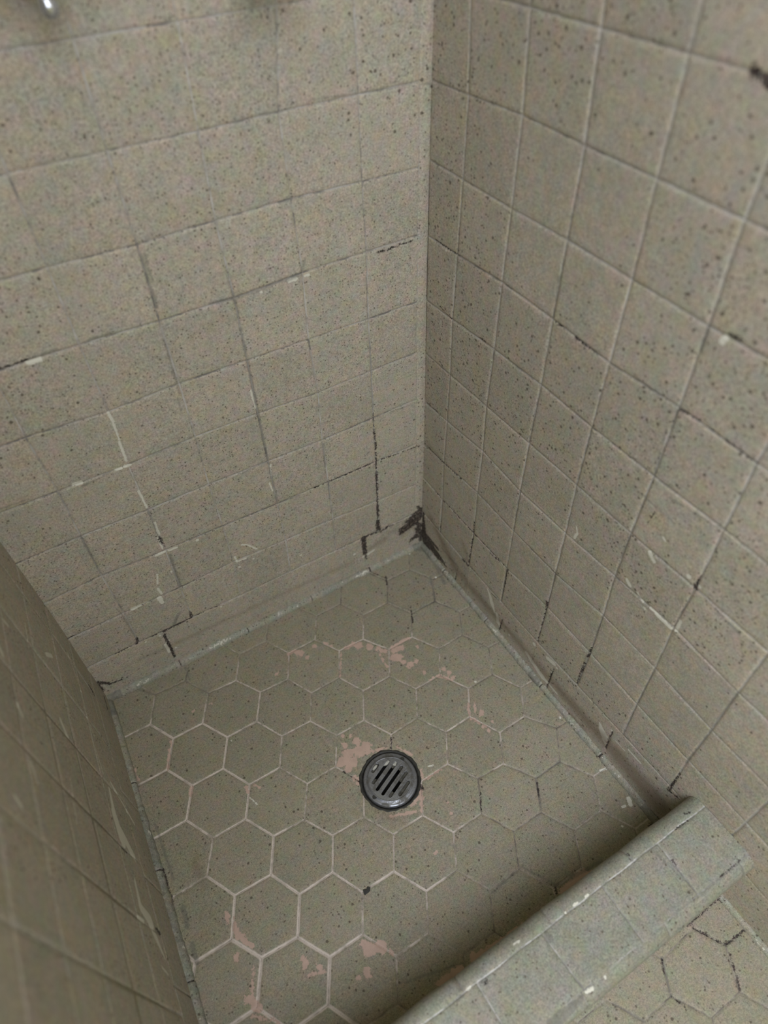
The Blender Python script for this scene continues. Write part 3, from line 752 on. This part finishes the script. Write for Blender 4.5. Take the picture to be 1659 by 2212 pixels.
def ohex(i, j):
    d_ = (OK_[:, 0] - i) ** 2 + (OK_[:, 1] - j) ** 2 / 3.0
    w_ = 1 / (d_ + 0.02) ** 2
    return _g(i, j) + (OV * w_[:, None]).sum(0) / w_.sum() * (1 if d_.min() < 6 else 0.5)


for ci_ in range(-20, 21):
    for cj in range(-20, 21):
        i0, j0 = 2 * ci_ + (cj & 1), 3 * cj
        G = ohex
        cpt = G(i0, j0)
        if not (-2.1 < cpt[0] < 0.1 and -2.7 < cpt[1] < -0.75):
            continue
        ocells.append(cpt)
        V6 = [(i0, j0 - 2), (i0 + 1, j0 - 1), (i0 + 1, j0 + 1), (i0, j0 + 2)]
        for q in range(3):
            FO.seg(G(*V6[q]), G(*V6[q + 1]), tone=(0.12, 0.2), wid=0.9)
best = np.full(FO.X.shape, 9.0); idx = np.zeros(FO.X.shape, int)
for q, cpt in enumerate(ocells):
    d_ = (FO.X - cpt[0]) ** 2 + (FO.Y - cpt[1]) ** 2
    k_ = d_ < best
    best[k_] = d_[k_]; idx[k_] = q
FO.f['t1'][:] = (Ro.uniform(-1, 1, len(ocells)) * 0.5)[idx]
FO.f['t2'][:] = (Ro.uniform(-1, 1, len(ocells)))[idx]
FO.strokes('mould_shade', on_floor, [((1497, 2004), (1568, 2042), 1.4), ((1430, 2072), (1434, 2100), 0.9), ((1568, 2042), (1608, 2008), 1.2), ((1577, 2060), (1600, 2140), 0.9), ((1485, 2000), (1560, 1932), 1.2),
                               ((1565, 1935), (1615, 1990), 1.6), ((1615, 1990), (1659, 2047), 1.8), ((1560, 1935), (1570, 1940), 4.0), ((1450, 2152), (1480, 2175), 0.6)])
FO.strokes('grime_shade', on_floor, [((1430, 2072), (1450, 2152), 2.0), ((1330, 2170), (1390, 2205), 2.0)])
FO.relief(depth=0.0016, w=0.0022, pillow=0.0005)

hole = (DC[0], DC[1], DR * 0.985)
structure(sheet_mesh('floor', [(FF, lambda X, Y, h: (X, Y, h)), (FO, lambda X, Y, h: (X, Y, h))], None, m_floor,
                     keep=lambda x, y: (np.hypot(x - hole[0], y - hole[1]) > hole[2]),
                     extra=([(-2.0, -2.6, -0.16), (0.1, -2.6, -0.16), (0.1, 0.1, -0.16), (-2.0, 0.1, -0.16)], [(0, 1, 2, 3)])))

# ------------------------------------------------------------------ coved beads at the foot of the walls
def cove(name, p0, p1, inward, rad, gray, seed, joints=(), r1=None):
    """quarter-round bead from p0 to p1 on the floor; inward points away from the wall"""
    p0, p1, inw = np.array(p0), np.array(p1), np.array(inward)
    Ln = np.linalg.norm(p1 - p0)
    di = (p1 - p0) / Ln
    A = lines((0.0, Ln, 0.0015))
    B = np.linspace(0, 1, 13)
    F = Field(A, B)
    for k_ in ('dg', 'mould_shade', 'grime_shade', 'cream', 'pink', 'rust'):
        F.f[k_][:] = 0.02
    r1 = r1 or rad
    rad_ = rad + (r1 - rad) * F.X / Ln
    rad_ = rad_ * (1 + 0.22 * (vnoise(F.X, F.Y * 0, 0.03, seed) - 0.5) + 0.16 * (vnoise(F.X, F.Y * 0.01, 0.006, seed + 1) - 0.5))
    F.f['t1'][:] = (vnoise(F.X, F.Y * 0, 0.1, seed + 3) - 0.5) * 3
    # chalky top, dark foot
    nz = vnoise(F.X, F.Y * 0.02, 0.02, seed + 5)
    F.f['grime_shade'][:] = np.where(F.Y > 0.93, 0.0002, 0.02) - 0 * nz
    F.f['cream'][:] = 0.0016 + (nz - 0.5) * 0.004 + np.abs(F.Y - 0.5) * 0.003
    for (s0, s1, ch, val) in gray:
        k_ = (F.X > s0) & (F.X < s1)
        F.f[ch][k_] = val
    for j in joints:
        k_ = np.abs(F.X - j) < 0.0016
        F.f['mould_shade'][k_] = -0.002
        rad_ = np.where(k_, rad_ * 0.82, rad_)
    th = F.Y * math.pi / 2
    # cross-section: from the wall at height r, bulging out, down to the floor at distance r
    out = rad_ * np.sin(th) ** 0.85
    up = rad_ * 1.15 * np.cos(th) ** 0.85 - 0.0015
    mp = lambda X, Y, h: (p0[0] + di[0] * X + inw[0] * (out - 0.001), p0[1] + di[1] * X + inw[1] * (out - 0.001), up)
    return structure(sheet_mesh(name, F, mp, m_cove))


cove('baseboard_back', (0.0, 0.0), (-0.764, 0.0), (0, -1), 0.0105, [(0.0, 0.03, 'grime_shade', -0.002), (0.735, 0.764, 'grime_shade', -0.002)], 31, joints=(0.147, 0.30, 0.455, 0.61), r1=0.0125)
cove('baseboard_right', (0.0, 0.0), (0.0, -0.765), (-1, 0), 0.0095, [(0.0, 0.05, 'grime_shade', -0.001), (0.41, 0.44, 'grime_shade', -0.002), (0.72, 0.77, 'grime_shade', -0.003)], 41, joints=(0.10, 0.26, 0.445, 0.615), r1=0.0110)  # the grey stretch at the curb end is painted crevice shade
pE = LW_P + LW_D * 0.775
cove('baseboard_left', (LW_P[0], LW_P[1]), (pE[0], pE[1]), (LW_N[0], LW_N[1]), 0.010, [(0.0, 0.05, 'grime_shade', -0.002), (0.25, 0.50, 'grime_shade', 0.0)], 51, joints=(0.20, 0.37, 0.55), r1=0.0115)
cove('baseboard_right.001', (0.0, -0.889), (0.0, -1.9), (-1, 0), 0.0085, [(0.0, 0.012, 'mould_shade', 0.001)], 61, joints=(0.30, 0.45))

# ------------------------------------------------------------------ curb
CT = 0.168                                      # height of the curb
Y0, Y1 = -0.757, -0.890
prof = []                                       # (y, z) from inside foot over the top to the outside foot
rI, rO = 0.022, 0.022
for z in np.linspace(-0.004, CT - rI, 70):
    prof.append((Y0 - 0.012 * (z / CT), z))
yi = prof[-1][0]
for a in np.linspace(0, math.pi / 2, 16)[1:]:
    prof.append((yi - rI * (1 - math.cos(a)), CT - rI + rI * math.sin(a)))
for y in np.linspace(prof[-1][0], Y1 + rO, 62)[1:]:
    prof.append((y, CT))
for a in np.linspace(0, math.pi / 2, 16)[1:]:
    prof.append((Y1 + rO - rO * math.sin(a), CT - rO + rO * math.cos(a)))
for z in np.linspace(CT - rO, -0.004, 70)[1:]:
    prof.append((Y1, z))
prof = np.array(prof)
dl = np.hypot(*np.diff(prof, axis=0).T)
sp = np.concatenate([[0], np.cumsum(dl)])
tn = np.gradient(prof, axis=0); tn /= np.linalg.norm(tn, axis=1)[:, None]
nrm = np.stack([-tn[:, 1], tn[:, 0]], 1)
if nrm[5][0] < 0:
    nrm = -nrm
FC = Field(lines((0.0, -0.86, 0.0015)), sp)


def s_of(y=None, z=None, side=0):
    if y is not None:
        k_ = [i for i in range(len(prof)) if prof[i][1] > CT - 0.0006]
        i = min(k_, key=lambda q: abs(prof[q][0] - y))
        return sp[i]
    half = [i for i in range(len(prof)) if (i < 80) == (side == 0)]
    i = min(half, key=lambda q: abs(prof[q][1] - z))
    return sp[i]


def on_curb(u, v):
    """a pixel on the top of the curb -> (x, arc position)"""
    x, y = on_floor(u, v, CT)
    y = min(max(y, Y1 - 0.02), Y0 + 0.02)
    return (x, float(np.interp(-y, -prof[:, 0][75:155], sp[75:155])))


sIn, sOut = on_curb(1240, 1962)[1], on_curb(1437, 1990)[1]
inn = [on_curb(*q) for q in ((1484, 1773), (1284, 1926.5), (1193, 1996), (1000, 2143.5))]
outn = [on_curb(*q) for q in ((1602.6, 1859), (1509, 1930), (1437, 1989.5), (1371, 2056.7), (1260, 2141))]
sIn = float(np.mean([q[1] for q in inn])); sOut = float(np.mean([q[1] for q in outn]))
joints = [((1422, 1824), (1507, 1929.5)), ((1307, 1922), (1387, 2029.5)), ((1175, 2022), (1260, 2134.5))]
for k_, (a, b) in enumerate(joints):
    pa, pb = on_curb(*a), on_curb(*b)
    FC.seg((pa[0], sIn), (pb[0], sOut), tone=(0.45, 0.35), wid=0.8)
xl = on_curb(1175, 2022)[0]
for k_ in range(1, 6):
    FC.seg((xl - 0.111 * k_, sIn), (xl - 0.111 * k_ + 0.002, sOut), tone=(0.5, 0.5), wid=0.8)
for i in range(80):
    x0, x1 = -i * 0.011, -(i + 1) * 0.011
    w0, w1 = 0.0012 * math.sin(i * 0.9), 0.0012 * math.sin((i + 1) * 0.9)
    FC.seg((x0, sIn + w0 * 0.5), (x1, sIn + w1 * 0.5), tone=(0.72, 0.68), wid=0.7)
    FC.seg((x0, sOut - w0), (x1, sOut - w1), tone=(0.35, 0.4), wid=0.7)
sInB, sOutB = s_of(z=0.118, side=0), s_of(z=0.118, side=1)
nj = [on_curb(1355, 1844)[0], on_curb(1185, 1984)[0], on_curb(1000, 2137)[0]]
nj += [nj[-1] - 0.152 * k_ for k_ in (1, 2)]
for x in nj:
    FC.seg((x, sIn), (x, sInB), tone=(0.15, 0.2), wid=0.6)
on_ = [on_curb(1442, 2002)[0] - 0.152 * k_ for k_ in range(-1, 5)]
for x in on_:
    FC.seg((x, sOut), (x, sOutB), tone=(0.25, 0.3), wid=0.6)
FC.seg((0, sInB), (-0.9, sInB), tone=(0.4, 0.4), wid=0.6)
FC.seg((0, sOutB), (-0.9, sOutB), tone=(0.4, 0.4), wid=0.6)
for k_ in range(8):
    FC.seg((-0.05 - 0.11 * k_, sInB), (-0.05 - 0.11 * k_, 0), tone=(0.4, 0.4), wid=0.6)
    FC.seg((-0.05 - 0.11 * k_, sOutB), (-0.05 - 0.11 * k_, sp[-1]), tone=(0.4, 0.4), wid=0.6)
FC.f['t1'][:] = np.random.RandomState(3).uniform(-0.8, 0.8, 20)[((FC.X + 1.105) / 0.1105).astype(int) % 20]
FC.strokes('mould_shade', on_curb, [((1452, 1858), (1460, 1869), 0.8), ((1460, 1790), (1485, 1772), 1.0), ((1478, 1758), (1490, 1755), 1.0), ((1052, 2118), (1048, 2125), 1.6), ((1352, 1842), (1360, 1848), 0.8), ((1555, 1895), (1600, 1858), 0.5),
                              ((1535, 1855), 0.3)])
FC.strokes('grime_shade', on_curb, [((1200, 2222), (1235, 2186), (1262, 2158), (7, 5.0)), ((1180, 2240), (1215, 2195), 8), ((1190, 2215), (1262, 2158), 5), ((1180, 2015), (1190, 2030), 3), ((1437, 1990), (1602, 1860), 0.8), ((1408, 1835), (1507, 1929), 0.5), ((985, 2145), (1003, 2130), 2),
                              ((970, 2170), (1000, 2150), 2), ((1470, 1790), (1500, 1765), 1.2)])
FC.strokes('cream', on_curb, [((1265, 1937), (1270, 1933), 1.2), ((1240, 1956), (1246, 1950), 1.2), ((1222, 1972), 1.2), ((1110, 2040), (1122, 2033), 1.2), ((1010, 2137), (1016, 2132), 1.4), ((1308, 2111), 1.6), ((1268, 2143), (1280, 2135), 2.0)])
FC.relief(depth=0.0016, w=0.0024, pillow=0.0008)
FC.h += ((vnoise(FC.X, FC.Y, 0.05, 77) - 0.5) * 0.0020).astype(np.float32)
# broken outer edge near the left, bare mortar showing
pb_ = on_curb(1232, 2182)
gx, gs = FC.X - pb_[0], FC.Y - (sOut + 0.008)
chip = np.exp(-((gx / 0.035) ** 4)) * np.exp(-((gs / 0.009) ** 2)) * (0.6 + 0.6 * vnoise(FC.X, FC.Y, 0.006, 4))
FC.h += (-0.006 * chip).astype(np.float32)
PI_ = np.arange(len(sp))


def map_curb(X, Y, h):
    y = np.interp(Y, sp, prof[:, 0]); z = np.interp(Y, sp, prof[:, 1])
    ny = np.interp(Y, sp, nrm[:, 0]); nz = np.interp(Y, sp, nrm[:, 1])
    return X, y + ny * h, z + nz * h


curb = sheet_mesh('shower_curb', FC, map_curb, m_curb)
curb['label'] = 'low tiled shower curb with rounded edges across the front of the floor'
curb['category'] = 'curb'

# ------------------------------------------------------------------ drain
m_brass = metal('tarnished drain metal', (0.27, 0.28, 0.30), 0.38, 0.8, dirt=(0.085, 0.078, 0.055), amount=0.8, scale=80)
m_dark = metal('black drain gunk', (0.018, 0.017, 0.014), 0.6, 0.0, dirt=(0.05, 0.05, 0.035), amount=0.5, scale=150)
m_silt = metal('dull silt', (0.085, 0.080, 0.062), 0.85, 0.0, dirt=(0.03, 0.028, 0.02), amount=0.7, scale=120)
m_debris = metal('chalky debris', (0.42, 0.42, 0.36), 0.8, 0.0, dirt=(0.25, 0.24, 0.2), amount=0.6, scale=200)


def mesh_obj(name, bm, mat, parent=None, smooth=True):
    me = bpy.data.meshes.new(name)
    bm.normal_update()
    bm.to_mesh(me); bm.free()
    me.materials.append(mat)
    if smooth:
        me.polygons.foreach_set('use_smooth', [True] * len(me.polygons))
    o = bpy.data.objects.new(name, me)
    col.objects.link(o)
    if parent:
        o.parent = parent
    return o


def lathe(bm, pr, n=72, mtx=Matrix(), jit=None, close=False):
    rings = []
    for q, (r_, z) in enumerate(pr):
        rg = []
        for i in range(n):
            a = 2 * math.pi * i / n
            rr_ = r_ * (1 + (jit[q] * (0.5 * math.sin(5 * a + 1) + 0.5 * math.sin(11 * a) + 0.6 * math.sin(23 * a + 2)) if jit else 0))
            rg.append(bm.verts.new(mtx @ Vector((rr_ * math.cos(a), rr_ * math.sin(a), z))))
        rings.append(rg)
    for a_, b_ in zip(rings[:-1], rings[1:]):
        for i in range(n):
            bm.faces.new((a_[i], a_[(i + 1) % n], b_[(i + 1) % n], b_[i]))
    return rings


dz = -0.0035
drain = bpy.data.objects.new('floor_drain', None)
drain.location = (DC[0], DC[1], dz)
drain['label'] = 'round grey metal floor drain with slotted grate among hexagon tiles'
drain['category'] = 'drain'
col.objects.link(drain)
GR = DR * 0.905                                 # grate radius
# collar: the dark ragged seat round the grate, dropping into a pipe
bm = bmesh.new()
lathe(bm, [(DR * 1.045, 0.0002), (DR * 1.03, 0.0012), (DR * 0.985, 0.0014), (DR * 0.955, 0.0004), (DR * 0.93, -0.004), (GR * 0.9, -0.010), (GR * 0.86, -0.014), (GR * 0.80, -0.07)], 120,
      jit=[0.020, 0.016, 0.008, 0.002, 0, 0, 0, 0])
rg = lathe(bm, [(GR * 0.80, -0.07), (0.002, -0.075)], 120)
mesh_obj('drain_collar', bm, m_dark, drain)

# grate: filled 2-D outline with slots and screw holes
def dl_(u, v):
    p = on_floor(u, v, dz + 0.001); return np.array([p[0] - DC[0], p[1] - DC[1]])


def zc(x, y):
    return dl_(740 + x / 7.9, 1590 + y / 7.9)


slots = [(zc(478, 668), zc(650, 410)), (zc(525, 830), zc(845, 380)), (zc(590, 925), zc(935, 440)), (zc(695, 995), zc(1040, 500)), (zc(810, 1050), zc(1145, 580)), (zc(960, 1020), zc(1160, 730))]
dirs = [(b - a) / np.linalg.norm(b - a) for a, b in slots]
sd = np.mean(dirs, 0); sd /= np.linalg.norm(sd)
sn = np.array([-sd[1], sd[0]])
offs = np.array([np.dot((a + b) / 2, sn) for a, b in slots])
pitch = np.polyfit(np.arange(6), offs, 1)
cu = bpy.data.curves.new('grate_outline', 'CURVE')
cu.dimensions = '2D'; cu.fill_mode = 'BOTH'; cu.extrude = 0.0012; cu.bevel_depth = 0.0006; cu.bevel_resolution = 2


def poly(cv, pts):
    s = cv.splines.new('POLY')
    s.points.add(len(pts) - 1)
    for q, p in zip(s.points, pts):
        q.co = (p[0], p[1], 0, 1)
    s.use_cyclic_u = True


RI = GR * 0.80
poly(cu, [(RI * math.cos(a), RI * math.sin(a)) for a in np.linspace(0, 2 * math.pi, 96, endpoint=False)])
sw = abs(pitch[0]) * 0.27
slot_geo = []
for i in range(6):
    o_ = pitch[1] + pitch[0] * i
    mid = np.mean([np.dot((slots[i][0] + slots[i][1]) / 2, sd)])
    half = math.sqrt(max((RI * 0.93) ** 2 - o_ ** 2, 1e-6)) - sw
    slot_geo.append((o_, half))
    pts = []
    for s_, base in ((1, 0.0), (-1, math.pi)):
        for a in np.linspace(-math.pi / 2, math.pi / 2, 9):
            pts.append(sd * (s_ * (half - sw) + s_ * sw * math.cos(a)) + sn * (o_ + s_ * sw * math.sin(a)))
    poly(cu, [tuple(p) for p in pts])
tmp = bpy.data.objects.new('tmp', cu)
col.objects.link(tmp)
bpy.context.view_layer.update()
me = bpy.data.meshes.new_from_object(tmp)
bpy.data.objects.remove(tmp)
me.name = 'grate'
# dome the bars a little
for v in me.vertices:
    rr_ = math.hypot(v.co.x, v.co.y)
    v.co.z += 0.0035 + 0.0012 * (1 - (rr_ / RI) ** 2)
me.materials.clear(); me.materials.append(m_brass)
grate = bpy.data.objects.new('grate', me)
col.objects.link(grate); grate.parent = drain
# rim: flat polished flange with a stepped inner edge
bm = bmesh.new()
lathe(bm, [(RI * 0.985, 0.0005), (RI * 0.985, 0.0052), (RI * 1.01, 0.0060), (RI * 1.04, 0.0054), (RI * 1.06, 0.0042), (GR * 0.93, 0.0040), (GR * 0.975, 0.0036), (GR, 0.0024), (GR * 1.002, -0.006)], 120)
mesh_obj('rim', bm, m_brass, drain)
for p in (dl_(871.6, 1637.5), dl_(811.5, 1721)):
    bm = bmesh.new()
    p = p / np.linalg.norm(p) * GR * 0.865
    M = Matrix.Translation((p[0], p[1], 0))
    lathe(bm, [(0.0040, 0.0036), (0.0040, 0.0052), (0.0034, 0.0055), (0.0012, 0.0053), (0.0002, 0.0053)], 20, M)
    bmesh.ops.remove_doubles(bm, verts=bm.verts, dist=1e-5)
    mesh_obj('screw', bm, m_dark, drain)
# chalky debris caught in the slots
def blob(name, pts, zz, hh, mat, parent, seed):
    R_ = random.Random(seed)
    bm = bmesh.new()
    top = [bm.verts.new((p[0] + R_.uniform(-.0003, .0003), p[1] + R_.uniform(-.0003, .0003), zz + hh)) for p in pts]
    bot = [bm.verts.new((p[0], p[1], zz)) for p in pts]
    c = np.mean(pts, 0)
    ct = bm.verts.new((c[0], c[1], zz + hh * 1.3))
    n = len(pts)
    for i in range(n):
        bm.faces.new((top[i], top[(i + 1) % n], ct))
        bm.faces.new((bot[i], bot[(i + 1) % n], top[(i + 1) % n], top[i]))
    bm.faces.new(bot[::-1])
    bmesh.ops.recalc_face_normals(bm, faces=bm.faces)
    return mesh_obj(name, bm, mat, parent, smooth=False)


def around(poly_, dens=3, seed=1, j=0.0005):
    R_ = random.Random(seed); out = []
    n = len(poly_)
    for i in range(n):
        a, b = np.array(poly_[i]), np.array(poly_[(i + 1) % n])
        for t_ in range(dens):
            out.append(a + (b - a) * t_ / dens + np.array([R_.uniform(-j, j), R_.uniform(-j, j)]))
    return out


for q, pl in enumerate(([(510, 520), (590, 500), (585, 540), (540, 595), (495, 580)], [(700, 490), (760, 420), (840, 375), (815, 440), (760, 500), (690, 520)], [(850, 495), (920, 435), (935, 450), (905, 515), (850, 505)])):
    b_ = blob('debris', around([zc(*x) for x in pl], 3, q), 0.0016, 0.0030, m_debris, drain, q)
    b_['label'] = 'pale chalky debris caught in a slot'
# dull silt filling the ends of the outer slots
for q, (i, t0, t1) in enumerate(((0, -0.95, 0.95), (5, -0.95, 0.95), (4, -0.98, -0.55), (4, 0.25, 0.98), (3, 0.72, 0.98), (1, -0.98, -0.55), (2, 0.6, 0.98))):
    o_, half = slot_geo[i]
    flip = 1
    a, b = sd * half * t0 + sn * o_, sd * half * t1 + sn * o_
    pl = [a - sn * sw * .95, a + sn * sw * .95, b + sn * sw * .95, b - sn * sw * .95]
    blob('silt', around(pl, 6, 50 + q, 0.0003), 0.0, 0.0014 if q < 2 else 0.0020, m_silt, drain, 9 + q)

# small black flake lying on the floor
p = on_floor(793, 1927)
root = np.array(p)
fl = []
for q, (x, y) in enumerate(((784, 1922), (792, 1920), (794, 1915), (800, 1917), (800, 1924), (794, 1930), (788, 1934), (785, 1929))):
    fl.append(np.array(on_floor(x, y)) - root)
o = blob('debris_flake', around(fl, 2, 4, 0.0002), 0.0, 0.0012, m_dark, None, 3)
o.location = (p[0], p[1], 0.0001)
o['label'] = 'tiny black flake of debris lying on the hexagon floor tiles'
o['category'] = 'debris'

# ------------------------------------------------------------------ taps on the back wall
m_chrome = metal('chrome', (0.62, 0.64, 0.68), 0.16, 1.0, dirt=(0.25, 0.25, 0.22), amount=0.35, scale=40)
TO_WALL = Matrix.Rotation(math.radians(90), 4, 'X')      # local z -> -y (out of the wall)


def make_tap(name, x, z, turn, label):
    t_ = bpy.data.objects.new(name, None)
    t_.location = (x, 0, z)
    t_['label'] = label; t_['category'] = 'tap'; t_['group'] = 'shower taps on the back wall'
    col.objects.link(t_)
    bm = bmesh.new()
    lathe(bm, [(0.033, 0.0), (0.034, 0.003), (0.031, 0.007), (0.022, 0.012), (0.016, 0.018), (0.0145, 0.024), (0.002, 0.0245)], 48, TO_WALL)
    mesh_obj('escutcheon', bm, m_chrome, t_)
    bm = bmesh.new()
    lathe(bm, [(0.009, 0.02), (0.009, 0.040), (0.011, 0.042), (0.011, 0.046)], 32, TO_WALL)
    mesh_obj('stem', bm, m_chrome, t_)
    bm = bmesh.new()
    lathe(bm, [(0.010, 0.044), (0.014, 0.048), (0.016, 0.055), (0.015, 0.063), (0.011, 0.067), (0.008, 0.068), (0.007, 0.0695), (0.001, 0.070)], 32, TO_WALL)
    for i in range(4):
        a = turn + i * math.pi / 2
        M = TO_WALL @ Matrix.Translation((0, 0, 0.057)) @ Matrix.Rotation(a, 4, 'Z') @ Matrix.Rotation(math.pi / 2, 4, 'Y')
        lathe(bm, [(0.0075, 0.008), (0.0062, 0.018), (0.0062, 0.026), (0.0085, 0.032), (0.0092, 0.036), (0.0078, 0.041), (0.0042, 0.044), (0.0005, 0.0448)], 20, M)
    mesh_obj('cross_handle', bm, m_chrome, t_)
    return t_


make_tap('tap', -0.470, 1.160, math.radians(8), 'chrome cross-handle tap on the back wall, its handle showing at the top left')
make_tap('tap', -0.238, 1.140, math.radians(40), 'chrome cross-handle tap on the back wall, the right one of the two')
